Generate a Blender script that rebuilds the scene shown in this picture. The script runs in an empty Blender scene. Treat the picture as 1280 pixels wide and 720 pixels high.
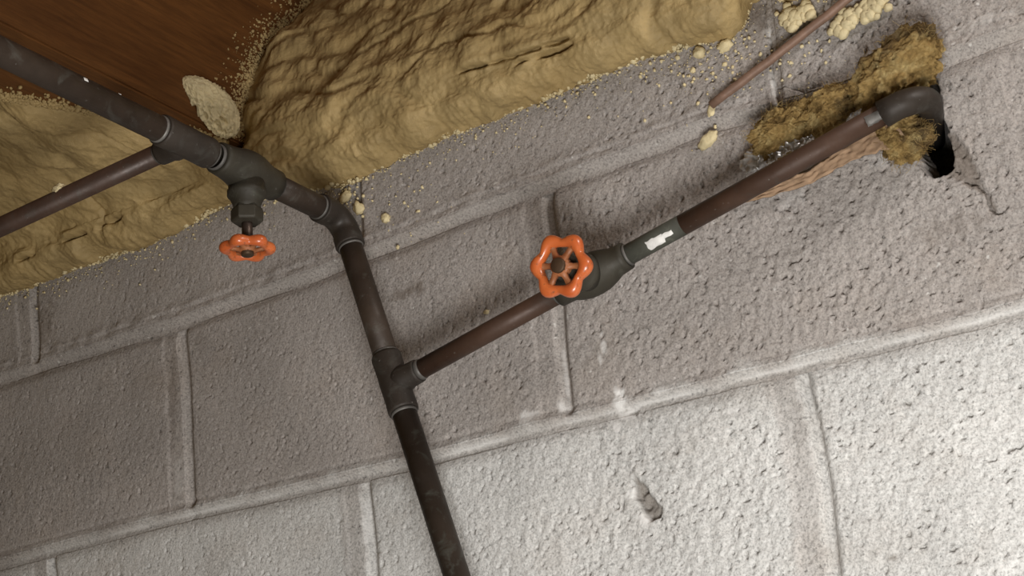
import bpy, bmesh, math, random
import numpy as np
from mathutils import Vector, Matrix

# ------------------------------------------------------------------ camera, world, lights, exposure
scene = bpy.context.scene
COL = scene.collection
Z0 = 2.0                                    # height of the lower bed joint above the basement floor
# room frame used below: X right along the wall, Y up, Z out of the wall (metres)
CAM = np.array([1.06197502, -0.40401196, 1.12190409])
RT = np.array([0.83192725, -0.0676993, -0.55073938])
DN = np.array([-0.25801257, -0.92590109, -0.27592876])
FW = np.array([-0.49125001, 0.37165033, -0.78774962])
FPX = 2150.0

def W(p):                                   # room frame -> Blender world
    return Vector((p[0], -p[2], p[1] + Z0))

cam = bpy.data.objects.new('camera', bpy.data.cameras.new('camera'))
COL.objects.link(cam)
cam.data.sensor_width = 36.0
cam.data.lens = FPX / 1280 * 36.0
cam.data.clip_start = 0.01
r_, u_, b_ = [Vector((v[0], -v[2], v[1])) for v in (RT, -DN, -FW)]
M4 = Matrix(((r_.x, u_.x, b_.x, 0), (r_.y, u_.y, b_.y, 0), (r_.z, u_.z, b_.z, 0), (0, 0, 0, 1)))
cam.matrix_world = Matrix.Translation(W(CAM)) @ M4
scene.camera = cam

world = bpy.data.worlds.new('world')
scene.world = world
world.use_nodes = True
world.node_tree.nodes['Background'].inputs[0].default_value = (1.0, 0.70, 0.36, 1)
world.node_tree.nodes['Background'].inputs[1].default_value = 0.085

def area(name, pos, target, size, power, color):
    l = bpy.data.lights.new(name, 'AREA')
    l.shape = 'RECTANGLE'
    l.size, l.size_y = size
    l.energy = power
    l.color = color
    o = bpy.data.objects.new(name, l)
    COL.objects.link(o)
    o.location = W(pos)
    o.rotation_euler = (W(target) - W(pos)).to_track_quat('-Z', 'Y').to_euler()
    return o
area('work_light', (0.90, -0.56, 0.75), (0.45, -0.05, 0), (0.34, 0.30), 10.0, (1.0, 0.985, 0.96))
area('ceiling_lamp', (1.38, 0.55, 0.36), (0.35, 0.15, 0), (0.22, 0.22), 5.5, (1.0, 0.965, 0.93))

vs = scene.view_settings
vs.view_transform = 'Standard'
vs.look = 'None'
vs.gamma = 1.0
vs.use_curve_mapping = False
vs.exposure = 0.0

# ------------------------------------------------------------------ helpers
def at(x, y, z=0.0, ax=2):                  # photograph pixel -> room point on the plane coordinate[ax] = z
    d = FW + RT * (x - 640) / FPX + DN * (y - 360) / FPX
    return CAM + d * ((z - CAM[ax]) / d[ax])

rng = np.random.default_rng(7)
random.seed(5)
_P = rng.permutation(256)
_P = np.concatenate([_P, _P, _P])
_G = rng.normal(size=(256, 3))
_G /= np.linalg.norm(_G, axis=1)[:, None]
_t = rng.uniform(0, 2 * math.pi, 256)
_GA, _GB = np.cos(_t).astype(np.float32), np.sin(_t).astype(np.float32)

def pn(x, y, z=0.0):                        # gradient noise, about -0.7..0.7
    if np.ndim(z) == 0:                     # flat slice: four corners are enough
        x, y = np.broadcast_arrays(np.asarray(x, np.float32), np.asarray(y, np.float32))
        x, y = x + np.float32(17.37 * z), y + np.float32(5.71 * z)
        xi, yi = np.floor(x).astype(np.int32), np.floor(y).astype(np.int32)
        xf, yf = x - xi, y - yi
        xi, yi = xi & 255, yi & 255
        u = xf * xf * xf * (xf * (xf * 6 - 15) + 10); v = yf * yf * yf * (yf * (yf * 6 - 15) + 10)
        px, px1 = _P[xi], _P[xi + 1]
        def g2(p, j, i):
            k = _P[p + yi + j]
            return _GA[k] * (xf - i) + _GB[k] * (yf - j)
        a = g2(px, 0, 0); a = a + (g2(px1, 0, 1) - a) * u
        b = g2(px, 1, 0); b = b + (g2(px1, 1, 1) - b) * u
        return a + (b - a) * v
    x, y, z = np.broadcast_arrays(np.asarray(x, float), np.asarray(y, float), np.asarray(z, float))
    xi, yi, zi = np.floor(x).astype(int), np.floor(y).astype(int), np.floor(z).astype(int)
    xf, yf, zf = x - xi, y - yi, z - zi
    xi, yi, zi = xi & 255, yi & 255, zi & 255
    f = lambda t: t * t * t * (t * (t * 6 - 15) + 10)
    u, v, w = f(xf), f(yf), f(zf)
    def g(i, j, k):
        h = _G[_P[_P[_P[xi + i] + yi + j] + zi + k]]
        return h[..., 0] * (xf - i) + h[..., 1] * (yf - j) + h[..., 2] * (zf - k)
    a = g(0, 0, 0) * (1 - u) + g(1, 0, 0) * u
    b = g(0, 1, 0) * (1 - u) + g(1, 1, 0) * u
    c = g(0, 0, 1) * (1 - u) + g(1, 0, 1) * u
    d = g(0, 1, 1) * (1 - u) + g(1, 1, 1) * u
    return (a * (1 - v) + b * v) * (1 - w) + (c * (1 - v) + d * v) * w

def fbm(x, y, z=0.0, o=3):
    r, a, s = 0, 1.0, 1.0
    for i in range(o):
        r = r + a * pn(x * s + 7.3 * i, y * s + 3.1 * i, (z * s if np.ndim(z) else z) + 1.7 * i)
        a *= 0.5
        s *= 2.03
    return r

def sstep(a, b, x):
    t = np.clip((x - a) / (b - a), 0, 1)
    return t * t * (3 - 2 * t)

def world_arr(P):                           # (n,3) room frame -> world
    return np.stack([P[:, 0], -P[:, 2], P[:, 1] + Z0], 1)

def mesh_obj(name, V, F, mat, parent=None, smooth=True, room=True, attrs=None):
    me = bpy.data.meshes.new(name)
    V = np.asarray(V, float)
    if room:
        V = world_arr(V)
    if isinstance(F, np.ndarray) or len({len(f) for f in F}) == 1:
        F4 = np.asarray(F)
        n, k = F4.shape
        me.vertices.add(len(V))
        me.vertices.foreach_set('co', V.ravel())
        me.loops.add(n * k)
        me.loops.foreach_set('vertex_index', F4.ravel().astype(np.int32))
        me.polygons.add(n)
        me.polygons.foreach_set('loop_start', np.arange(0, n * k, k, dtype=np.int32))
        me.polygons.foreach_set('loop_total', np.full(n, k, dtype=np.int32))
        me.update(calc_edges=True)
    else:
        me.from_pydata([tuple(v) for v in V], [], [tuple(f) for f in F])
        me.update()
    me.validate()
    me.polygons.foreach_set('use_smooth', [smooth] * len(me.polygons))
    if attrs:
        for k, a in attrs.items():
            at_ = me.attributes.new(k, 'FLOAT', 'POINT')
            at_.data.foreach_set('value', np.asarray(a, np.float32))
    me.materials.append(mat)
    o = bpy.data.objects.new(name, me)
    COL.objects.link(o)
    if parent is not None:
        o.parent = parent
        o.matrix_parent_inverse = parent.matrix_basis.inverted()
    return o

def grid_faces(nx, ny, off=0, flip=False):
    i = np.arange(nx - 1)[:, None] * ny + np.arange(ny - 1)[None, :]
    q = np.stack([i, i + ny, i + ny + 1, i + 1], -1).reshape(-1, 4) + off
    return q[:, ::-1] if flip else q

def empty(name, p):
    o = bpy.data.objects.new(name, None)
    o.location = W(p)
    o.empty_display_size = 0.02
    COL.objects.link(o)
    return o

def tag(o, label=None, cat=None, group=None, kind=None):
    if label: o['label'] = label
    if cat: o['category'] = cat
    if group: o['group'] = group
    if kind: o['kind'] = kind
    return o

# ------------------------------------------------------------------ materials
class NT:
    def __init__(s, name):
        s.m = bpy.data.materials.new(name)
        s.m.use_nodes = True
        s.t = s.m.node_tree
        s.b = s.t.nodes['Principled BSDF']
        s.co = s.n('ShaderNodeNewGeometry').outputs['Position']
    def n(s, typ, **kw):
        nd = s.t.nodes.new(typ)
        for k, v in kw.items(): setattr(nd, k, v)
        return nd
    def l(s, a, b): s.t.links.new(a, b)
    def scaled(s, sc, rot=(0, 0, 0)):
        mp = s.n('ShaderNodeMapping')
        mp.inputs['Scale'].default_value = sc
        mp.inputs['Rotation'].default_value = rot
        s.l(s.co, mp.inputs[0])
        return mp.outputs[0]
    def noise(s, scale, detail=3, rough=.55, vec=None, dist=0):
        nd = s.n('ShaderNodeTexNoise')
        nd.inputs['Scale'].default_value = scale
        nd.inputs['Detail'].default_value = detail
        nd.inputs['Roughness'].default_value = rough
        nd.inputs['Distortion'].default_value = dist
        s.l(vec or s.co, nd.inputs['Vector'])
        return nd.outputs[0]
    def ramp(s, fac, stops):
        nd = s.n('ShaderNodeValToRGB')
        e = nd.color_ramp.elements
        while len(e) < len(stops): e.new(0.5)
        for el, (p, c) in zip(e, stops):
            el.position = p
            el.color = (c, c, c, 1) if isinstance(c, (int, float)) else (*c, 1)
        s.l(fac, nd.inputs[0])
        return nd.outputs[0]
    def mix(s, fac, a, b, mode='MIX'):
        nd = s.n('ShaderNodeMix', data_type='RGBA', blend_type=mode)
        for sock, v in ((nd.inputs[0], fac), (nd.inputs[6], a), (nd.inputs[7], b)):
            if hasattr(v, 'node'): s.l(v, sock)
            elif isinstance(v, (int, float)): sock.default_value = v
            else: sock.default_value = (*v, 1)
        return nd.outputs[2]
    def attr(s, name):
        return s.n('ShaderNodeAttribute', attribute_name=name).outputs['Fac']
    def bump(s, h, strength, dist, prev=None):
        nd = s.n('ShaderNodeBump')
        nd.inputs['Strength'].default_value = strength
        nd.inputs['Distance'].default_value = dist
        s.l(h, nd.inputs['Height'])
        if prev: s.l(prev, nd.inputs['Normal'])
        return nd.outputs[0]
    def out(s, col=None, rough=None, normal=None, metal=0.0, spec=0.5):
        def st(sock, v):
            if v is None: return
            if hasattr(v, 'node'): s.l(v, sock)
            elif isinstance(v, (int, float)): sock.default_value = v
            else: sock.default_value = (*v, 1)
        st(s.b.inputs['Base Color'], col)
        st(s.b.inputs['Roughness'], rough)
        st(s.b.inputs['Metallic'], metal)
        st(s.b.inputs['Specular IOR Level'], spec)
        if normal: s.l(normal, s.b.inputs['Normal'])
        return s.m

def mat_concrete(name, tint, pale):
    t = NT(name)
    base = t.mix(t.attr('pale'), tint, pale)
    big = t.ramp(t.noise(9, 4, .6), [(.3, .84), (.7, 1.10)])
    c = t.mix(1.0, base, big, 'MULTIPLY')
    warm = t.ramp(t.noise(17, 3), [(.52, 0.0), (.75, 0.22)])
    c = t.mix(warm, c, (.40, .32, .25))
    sp = t.ramp(t.noise(520, 2, .7), [(.33, .66), (.5, 1.0), (.68, 1.20)])
    c = t.mix(1.0, c, sp, 'MULTIPLY')
    pit = t.ramp(t.noise(290, 2, .6), [(.29, .36), (.37, 1.0)])
    c = t.mix(.75, c, pit, 'MULTIPLY')
    grain = t.ramp(t.noise(150, 1, .5), [(.215, .42), (.27, 1.0)])
    c = t.mix(.8, c, grain, 'MULTIPLY')
    c = t.mix(t.ramp(t.noise(190, 1, .5), [(.72, 0.0), (.77, .5)]), c, (.80, .79, .76))
    c = t.mix(t.attr('white'), c, (.86, .85, .83))
    c = t.mix(t.attr('dirt_shade'), c, (.13, .098, .07))
    b = t.bump(t.noise(330, 3, .7), .38, .0022)
    b = t.bump(t.noise(800, 2, .6), .5, .0008, b)
    return t.out(c, .93, b, spec=.2)
CONC = mat_concrete('concrete', (.405, .372, .348), (.66, .655, .635))
MORTAR = mat_concrete('mortar', (.415, .382, .355), (.66, .655, .635))

def mat_foam(name, tint):
    t = NT(name)
    c = t.ramp(t.noise(30, 4, .6), [(.32, tuple(k * .78 for k in tint)), (.68, tuple(min(1, k * 1.12) for k in tint))])
    c2 = t.ramp(t.noise(11, 2), [(.45, 0.0), (.7, .45)])
    c = t.mix(c2, c, (tint[0] * .80, tint[1] * .74, tint[2] * .64))
    b = t.bump(t.noise(170, 4, .6), .55, .003)
    t.b.inputs['Subsurface Weight'].default_value = .0
    return t.out(c, .62, b, spec=.3)
FOAM = mat_foam('spray_foam', (.42, .305, .138))
FOAM_PALE = mat_foam('pale_foam', (.74, .63, .38))

def mat_wood(name, a, b_, rot):
    t = NT(name)
    v = t.scaled((38, 3.0, 38), rot)
    n1 = t.noise(2.2, 5, .6, v, .6)
    c = t.ramp(n1, [(.32, a), (.68, b_)])
    fine = t.ramp(t.noise(9, 3, .7, v), [(.38, .72), (.6, 1.05)])
    c = t.mix(.8, c, fine, 'MULTIPLY')
    return t.out(c, .62, t.bump(n1, .25, .002), spec=.25)
WOOD = mat_wood('joist_wood', (.098, .037, .0085), (.150, .060, .0150), (0, 0, 0))

def mat_pipe(name, a, b_, patina, pamt, rough=.55, metal=.15):
    t = NT(name)
    c = t.ramp(t.noise(28, 4, .6), [(.3, a), (.72, b_)])
    c = t.mix(t.ramp(t.noise(60, 4, .65, None, .8), [(.55, 0.0), (.72, pamt)]), c, patina)
    c = t.mix(t.ramp(t.noise(330, 2), [(.70, 0.0), (.78, .35)]), c, (.30, .29, .27))
    r = t.ramp(t.noise(45, 3), [(.3, rough - .1), (.7, rough + .15)])
    return t.out(c, r, t.bump(t.noise(260, 3), .18, .0008), metal, .4)
PIPE = mat_pipe('tarnished_copper', (.031, .021, .0145), (.062, .043, .031), (.125, .122, .105), .45)
FITTING = mat_pipe('dark_fitting', (.024, .0185, .0145), (.046, .036, .028), (.11, .112, .098), .32)
BROWN = mat_pipe('brown_copper', (.048, .026, .017), (.080, .044, .029), (.06, .052, .043), .5, .48)
VALVE = mat_pipe('dark_bronze', (.028, .024, .017), (.052, .046, .033), (.10, .102, .080), .4)
GREEN = mat_pipe('green_patina_copper', (.042, .041, .033), (.085, .088, .070), (.15, .155, .125), .7, .6, .15)
LOWER = mat_pipe('streaked_copper', (.034, .025, .018), (.066, .050, .038), (.13, .14, .12), .75)
SOLDER = mat_pipe('grey_solder', (.07, .065, .06), (.20, .19, .175), (.10, .09, .08), .6, .5, .3)

def mat_orange():
    t = NT('orange_enamel')
    c = t.ramp(t.noise(60, 3), [(.3, (.52, .105, .026)), (.7, (.64, .160, .042))])
    w = t.ramp(t.noise(190, 4, .7), [(.57, 0.0), (.68, .75)])
    c = t.mix(w, c, (.16, .07, .035))
    t.b.inputs['Coat Weight'].default_value = .4
    t.b.inputs['Coat Roughness'].default_value = .12
    return t.out(c, .36, t.bump(t.noise(150, 2), .15, .001), 0, .5)
ORANGE = mat_orange()
def mat_plain(name, c, rough=.6, metal=0.0):
    t = NT(name)
    n = t.ramp(t.noise(120, 3), [(.3, tuple(k * .75 for k in c)), (.7, tuple(min(1, k * 1.15) for k in c))])
    return t.out(n, rough, t.bump(t.noise(200, 3), .2, .001), metal, .4)
SPOKE = mat_plain('worn_orange_spoke', (.34, .125, .05), .5)
BRASS = mat_plain('rusty_nut', (.085, .050, .028), .55, .5)
STEM = mat_plain('dark_stem', (.095, .068, .055), .42, .7)
PAINT = mat_plain('white_paint', (.80, .79, .76), .6)
PAPER = mat_plain('kraft_paper', (.40, .265, .165), .8)
FOIL = mat_plain('silver_foil', (.72, .72, .72), .25, .45)
ROD = mat_plain('reddish_rod', (.25, .155, .11), .55, .1)
SUBFLOOR = mat_wood('subfloor_wood', (.16, .075, .03), (.25, .13, .06), (0, 0, math.pi / 2))

def mat_glasswool():
    t = NT('glass_wool')
    c = t.ramp(t.noise(75, 4, .65), [(.30, (.22, .14, .055)), (.48, (.62, .415, .16)), (.68, (.92, .72, .34))])
    c = t.mix(t.attr('dirt_shade'), c, (.12, .078, .042))
    return t.out(c, .95, t.bump(t.noise(330, 5, .8, None, 1.5), 1.0, .005), 0, .05)
WOOL = mat_glasswool()

# ------------------------------------------------------------------ block wall
BW, BH = .4064, .2032
def table(pts):                             # measured joint course: X -> Y offsets
    P = np.array([at(x, y, 0) for x, y in pts])
    return P[:, 0], P[:, 1]
TA = table([(0, 474), (157, 424), (225, 403), (394, 343), (486, 306), (587, 268), (726, 215), (812, 184), (880, 159), (1000, 128), (1175, 76), (1280, 36)])
TB = table([(0, 706), (232, 644), (480, 587), (539, 573), (662, 539), (775, 511), (880, 485), (987, 459), (1137, 421), (1280, 385)])
def ybed(k, X):
    w = .0012 * pn(X * 14, 3.3 * k + .5) + .0006 * pn(X * 55, 1.7 * k)
    if k == 1: return np.interp(X, *TA) + w
    if k == 0: return np.interp(X, *TB) + w
    if k == 1.5: return 0 * X + .305
    if k == -1: return 0 * X - .2032 + .010 * sstep(.3, .8, X) + w
    return 0 * X + k * BH + w
HEADS = {(0, 0): [(225, 412), (232, 495), (237, 632)], (0, 1): [(684, 262), (690, 310), (698, 410), (708, 513)],
         (-1, 1.5): [(1001, 470), (1009, 500), (1020, 545), (1031, 610), (1041, 720)], (-1, .5): [(453, 605), (457, 625), (463, 690), (465, 720)],
         (-1, -.5): [(61, 695), (65, 720)], (1, -.5): [(41, 372), (45, 455)], (1, 1.5): [(956, 0), (963, 50), (973, 130)]}
HT = {}
for k, pts in HEADS.items():
    P = np.array([at(x, y, 0) for x, y in pts])
    P = P[np.argsort(P[:, 1])]
    HT[k] = (P[:, 1], P[:, 0])
def xhead(row, u, Y):
    w = .0010 * pn(Y * 25, 5.1 * u + row)
    if (row, u) in HT: return np.interp(Y, *HT[(row, u)]) + w
    return 0 * Y + u * BW + w

ROWS = [(-3, -2), (-2, -1), (-1, 0), (0, 1), (1, 1.5)]
def row_us(row): return np.arange(-3, 5) if row % 2 == 0 else np.arange(-3.5, 5)

def poly_sd(X, Y, poly):                    # signed distance to polygon, negative inside
    P = np.array(poly)
    Q = np.roll(P, -1, 0)
    d = np.full(X.shape, 1e9)
    ins = np.zeros(X.shape, bool)
    for (ax, ay), (bx, by) in zip(P, Q):
        ex, ey = bx - ax, by - ay
        t = np.clip(((X - ax) * ex + (Y - ay) * ey) / (ex * ex + ey * ey), 0, 1)
        d = np.minimum(d, np.hypot(X - ax - t * ex, Y - ay - t * ey))
        c = ((ay > Y) != (by > Y)) & (X < (bx - ax) * (Y - ay) / (by - ay + 1e-12) + ax)
        ins ^= c
    return np.where(ins, -d, d)
wp = lambda pts: [tuple(at(x, y, 0)[:2]) for x, y in pts]
HOLE = wp([(1171, 100), (1176, 120), (1180, 150), (1184, 172), (1190, 188), (1190, 208), (1181, 219), (1168, 222), (1154, 216), (1146, 202), (1140, 188), (1122, 172), (1096, 152), (1098, 122), (1128, 98), (1158, 90)])
CHIP = wp([(1178, 150), (1196, 172), (1210, 190), (1222, 212), (1226, 232), (1240, 248), (1246, 263), (1240, 268), (1230, 246), (1214, 236), (1198, 226), (1182, 222)])
GOUGE = wp([(791, 594), (802, 602), (812, 616), (820, 628), (828, 634), (824, 648), (812, 652), (806, 644), (800, 634), (793, 622)])
BEDPIT = wp([(784, 508), (796, 511), (794, 518), (783, 516)])
CRACK = [at(x, y, 0)[:2] for x, y in ((968, 110), (985, 109), (1000, 113), (1006, 116), (1012, 111), (1024, 108))]
CRACK2 = [at(x, y, 0)[:2] for x, y in ((953, 0), (953, 20), (958, 38), (962, 60), (963, 95), (968, 110), (974, 132))]
def line_d(X, Y, L):
    d = np.full(X.shape, 1e9)
    for (ax, ay), (bx, by) in zip(L[:-1], L[1:]):
        ex, ey = bx - ax, by - ay
        t = np.clip(((X - ax) * ex + (Y - ay) * ey) / (ex * ex + ey * ey), 0, 1)
        d = np.minimum(d, np.hypot(X - ax - t * ex, Y - ay - t * ey))
    return d
WHITES = [(775, 500, 9, 16, .9), (781, 517, 16, 9, .8), (770, 530, 6, 9, .8), (789, 618, 9, 9, .7), (806, 650, 9, 12, .8), (754, 432, 3.5, 17, .6), (750, 450, 3, 8, .6),
          (660, 522, 13, 7, .5), (826, 487, 12, 6, .45), (918, 514, 13, 5, .55), (703, 470, 3, 46, .4), (700, 510, 5, 10, .5), (1006, 475, 5, 11, .45),
          (455, 660, 5, 40, .35), (222, 600, 7, 32, .25), (1230, 25, 40, 6, .3), (1250, 710, 45, 5, .4), (966, 112, 3, 22, .6), (960, 40, 4, 14, .6), (1115, 195, 26, 10, .25), (990, 250, 20, 10, .2)]
DIRTS_SHADOW = [(510, 365, 24, 9, .55), (845, 415, 14, 12, .25), (820, 640, 9, 9, .35), (55, 400, 14, 30, .35), (215, 500, 6, 55, .30), (1000, 540, 12, 45, .16), (1190, 285, 45, 20, .25), (930, 205, 26, 12, .30), (945, 15, 18, 25, .5), (1118, 697, 6, 4, .5), (900, 500, 30, 12, .15), (250, 425, 9, 14, .2)]  # dirt patches, plus the insulation's shadow painted left of the foil

def spots(X, Y, lst, seed):
    r = np.zeros(X.shape)
    for (x, y, rx, ry, a) in lst:
        c = at(x, y, 0)
        sx = np.linalg.norm(at(x + rx, y, 0) - c)
        sy = np.linalg.norm(at(x, y + ry, 0) - c)
        d = np.hypot((X - c[0]) / sx, (Y - c[1]) / sy)
        m = d < 2.6
        if m.any():
            n = fbm(X[m] * 130, Y[m] * 130, seed + x * .01, 3)
            r[m] = np.maximum(r[m], a * sstep(1.25, .35, d[m] + .9 * n))
    return r

def paleness(X, Y):                         # the courses below the lower bed joint are of a paler batch
    d = Y - ybed(0, X) + .012 * fbm(X * 22, Y * 22, 5.0, 3)
    p = sstep(.012, -.002, d)
    for u in (-.5, .5, 1.5):                # grey mortar smeared beside the upright joints
        e = X - xhead(-1, u, Y) + .004 * fbm(X * 60, Y * 60, u, 2)
        p = p * (1 - .45 * sstep(-.031, -.024, e) * sstep(-.0035, -.008, e) * (Y > -.2))
    return p * (1 - .25 * np.exp(-((Y - ybed(0, X) + .008) / .006) ** 2))

def coarse(X, Y):                           # blocks towards the lower right are rougher
    return .42 + .95 * sstep(.15, .62, X - .5 * Y) + .25 * pn(X * 6, Y * 6, 9.0)

def wall_h(X, Y, row, hi=True):
    """surface height of the wall in metres, and how much mortar is smeared over it"""
    db = np.full(X.shape, 1.0)
    h = np.zeros(X.shape)
    near = np.full(X.shape, 1.0)
    smear = np.zeros(X.shape)
    for k in (row, row + 1 if row < 1 else 1.5):
        d = Y - ybed(k, X)
        dep = .0044 if k <= 0 else .0032
        wd = .0085 + .003 * pn(X * 11, k * 3.0 + 8)
        h -= dep * np.where(d > 0, np.exp(-(d / .0022) ** 2), np.exp(-(d / wd) ** 2))
        h += .0014 * np.exp(-((d - .0045) / .003) ** 2)
        h -= .0012 * np.exp(-((d - .0125) / .0018) ** 2) * (.8 + pn(X * 40, k * 2.0))
        near = np.minimum(near, np.abs(d))
        if k == 1:
            h += .0018 * np.exp(-((d - .013) / .007) ** 2) * (.9 + 1.2 * pn(X * 60, Y * 90))
            h -= .0018 * np.exp(-((d + .006) / .005) ** 2)
        smear = np.maximum(smear, np.exp(-(d / .016) ** 2))
    for u in row_us(row):
        d = X - xhead(row, u, Y)
        m = np.abs(d) < .05
        if not m.any(): continue
        dm = d[m]
        dep = (.0060 if (row, u) != (1, 1.5) else .001) * (.15 + .85 * sstep(.003, .012, near[m]))
        h[m] -= dep * np.where(dm < 0, np.exp(-(dm / .0034) ** 2), np.exp(-(dm / .0052) ** 2))
        wob = .004 * pn(Y[m] * 40, u)
        h[m] -= .0012 * sstep(-.026 + wob, -.022 + wob, dm) * sstep(.008, .004, dm) * sstep(.002, .012, near[m])
        smear[m] = np.maximum(smear[m], sstep(-.030, -.022, dm) * sstep(.012, .004, dm) * .85)
    rough = coarse(X, Y) * (1 - .72 * smear)
    h += .0012 * fbm(X * 9, Y * 9, row * 3.3, 2)
    if hi:
        n = fbm(X * 125, Y * 125, 2.0, 3)
        f2 = fbm(X * 205, Y * 205, 8.0, 2)
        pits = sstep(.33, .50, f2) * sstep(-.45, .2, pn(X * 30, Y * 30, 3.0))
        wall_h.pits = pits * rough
        clods = sstep(.36, .6, -f2)
        h += rough * (.00105 * n - .0032 * pits + .0009 * clods)
    return h, smear

def features(X, Y, h):
    hole = poly_sd(X, Y, HOLE) + .0022 * fbm(X * 160, Y * 160, 4.0, 3)
    h = h - .034 * sstep(.0005, -.0035, hole)
    chip = poly_sd(X, Y, CHIP) + .0018 * fbm(X * 190, Y * 190, 6.0, 3)
    h = h - sstep(.0012, -.0012, chip) * (.0050 + .0012 * fbm(X * 130, Y * 130, 2.5)) * sstep(.05, .12, Y - .02)
    h = h - .0065 * sstep(.0016, -.0010, line_d(X, Y, [at(x, y, 0)[:2] for x, y in ((1206, 226), (1222, 230), (1232, 240), (1236, 258), (1245, 266), (1252, 264))]) - .0006 + .001 * pn(X * 300, Y * 300))
    g = poly_sd(X, Y, GOUGE) + .0016 * fbm(X * 150, Y * 150, 3.0, 2)
    h = h - sstep(.001, -.0024, g) * (.0062 + .0030 * fbm(X * 120, Y * 120, 7.0, 2))
    for (x, y, r) in ((803, 612, 3.5), (803, 633, 4), (770, 633, 3), (905, 604, 3), (845, 565, 2.5), (560, 546, 2), (568, 537, 2.2), (540, 538, 1.6)):
        c = at(x, y, 0)
        h = h - .005 * np.exp(-(np.hypot(X - c[0], Y - c[1]) / (r * .0007)) ** 2)
    h = h - .006 * sstep(.0006, -.0015, poly_sd(X, Y, BEDPIT))
    h = h - .0035 * sstep(.0010, .0002, line_d(X, Y, CRACK) + .0006 * pn(X * 250, Y * 250))
    h = h - .0035 * sstep(.0013, .0003, line_d(X, Y, CRACK2) + .0008 * pn(X * 250, Y * 250, 4.))
    return h, hole, chip, g

wall = None
mort_V, mort_F, mort_w, mort_d, mort_p = [], [], [], [], []
moff = 0
def add_mortar(X, Y, h, nx, ny, k_=9):
    global moff
    f = X.ravel()
    h2, hole, chip, g = features(X, Y, h)
    mort_V.append(np.stack([X.ravel(), Y.ravel(), h2.ravel() - .0005], 1))
    mort_F.append(grid_faces(nx, ny, moff))
    lw = .5 * np.exp(-((Y - ybed(0, X) - .001) / .0013) ** 2) * sstep(-.25, .3, pn(X * 18, 2.2)) * sstep(-.4, .1, X)  # lit upper edge of the joint groove, painted on as white
    mort_w.append(np.maximum(spots(X, Y, WHITES, 1.0), lw).ravel())
    mort_d.append(spots(X, Y, DIRTS_SHADOW, 2.0).ravel())
    mort_p.append((paleness(X, Y) * (.5 if k_ == 0 else .9)).ravel())
    moff += nx * ny
GAP = .0055
for k in (-3, -2, -1, 0, 1):
    xs = np.concatenate([np.arange(-1.25, -.34, .006), np.arange(-.34, .9, .0018), np.arange(.9, 1.66, .006)])
    ds = np.linspace(-GAP - .0015, GAP + .0015, 10)
    X, D = np.meshgrid(xs, ds, indexing='ij')
    Y = ybed(k, X) + D
    h, _ = wall_h(X, Y, k if k < 1 else 1, True)
    add_mortar(X, Y, h, len(xs), len(ds), k)
for row, top in ROWS:
    for u in row_us(row):
        ys = np.linspace(0, 1, 110)
        ds = np.linspace(-GAP - .0015, GAP * .8 + .0015, 10)
        T, D = np.meshgrid(ys, ds, indexing='ij')
        xc = u * BW + 0 * T
        Y = ybed(row, xc) + T * (ybed(top, xc) - ybed(row, xc))
        X = xhead(row, u, Y) + D
        h, _ = wall_h(X, Y, row, True)
        add_mortar(X, Y, h, len(ys), len(ds))
# closed back of the hollow cores and the far face of the wall
bk = np.array([(-1.35, -.63, -.115), (1.7, -.63, -.115), (1.7, .303, -.115), (-1.35, .303, -.115),
               (-1.35, -.63, -.19), (1.7, -.63, -.19), (1.7, .303, -.19), (-1.35, .303, -.19),
               (-1.35, -.63, -.012), (1.7, -.63, -.012), (1.7, .303, -.012), (-1.35, .303, -.012)])
mort_V.append(bk)
mort_F.append(np.array([(0, 1, 2, 3), (7, 6, 5, 4), (8, 9, 5, 4), (9, 10, 6, 5), (10, 11, 7, 6), (11, 8, 4, 7)]) + moff)
mort_w.append(np.zeros(12)); mort_d.append(np.zeros(12)); mort_p.append(np.zeros(12))
wall = mesh_obj('wall_back', np.concatenate(mort_V), np.concatenate(mort_F), MORTAR,
                attrs={'white': np.concatenate(mort_w), 'dirt_shade': np.concatenate(mort_d), 'pale': np.concatenate(mort_p)})
tag(wall, 'grey concrete block basement wall with tooled mortar joints', kind='structure')

def in_view(X, Y):
    q = np.stack([X, Y, 0 * X], -1) - CAM
    z = q @ FW
    px, py = 640 + FPX * (q @ RT) / z, 360 + FPX * (q @ DN) / z
    return ((px > -30) & (px < 1310) & (py > -30) & (py < 750)).any()

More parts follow.
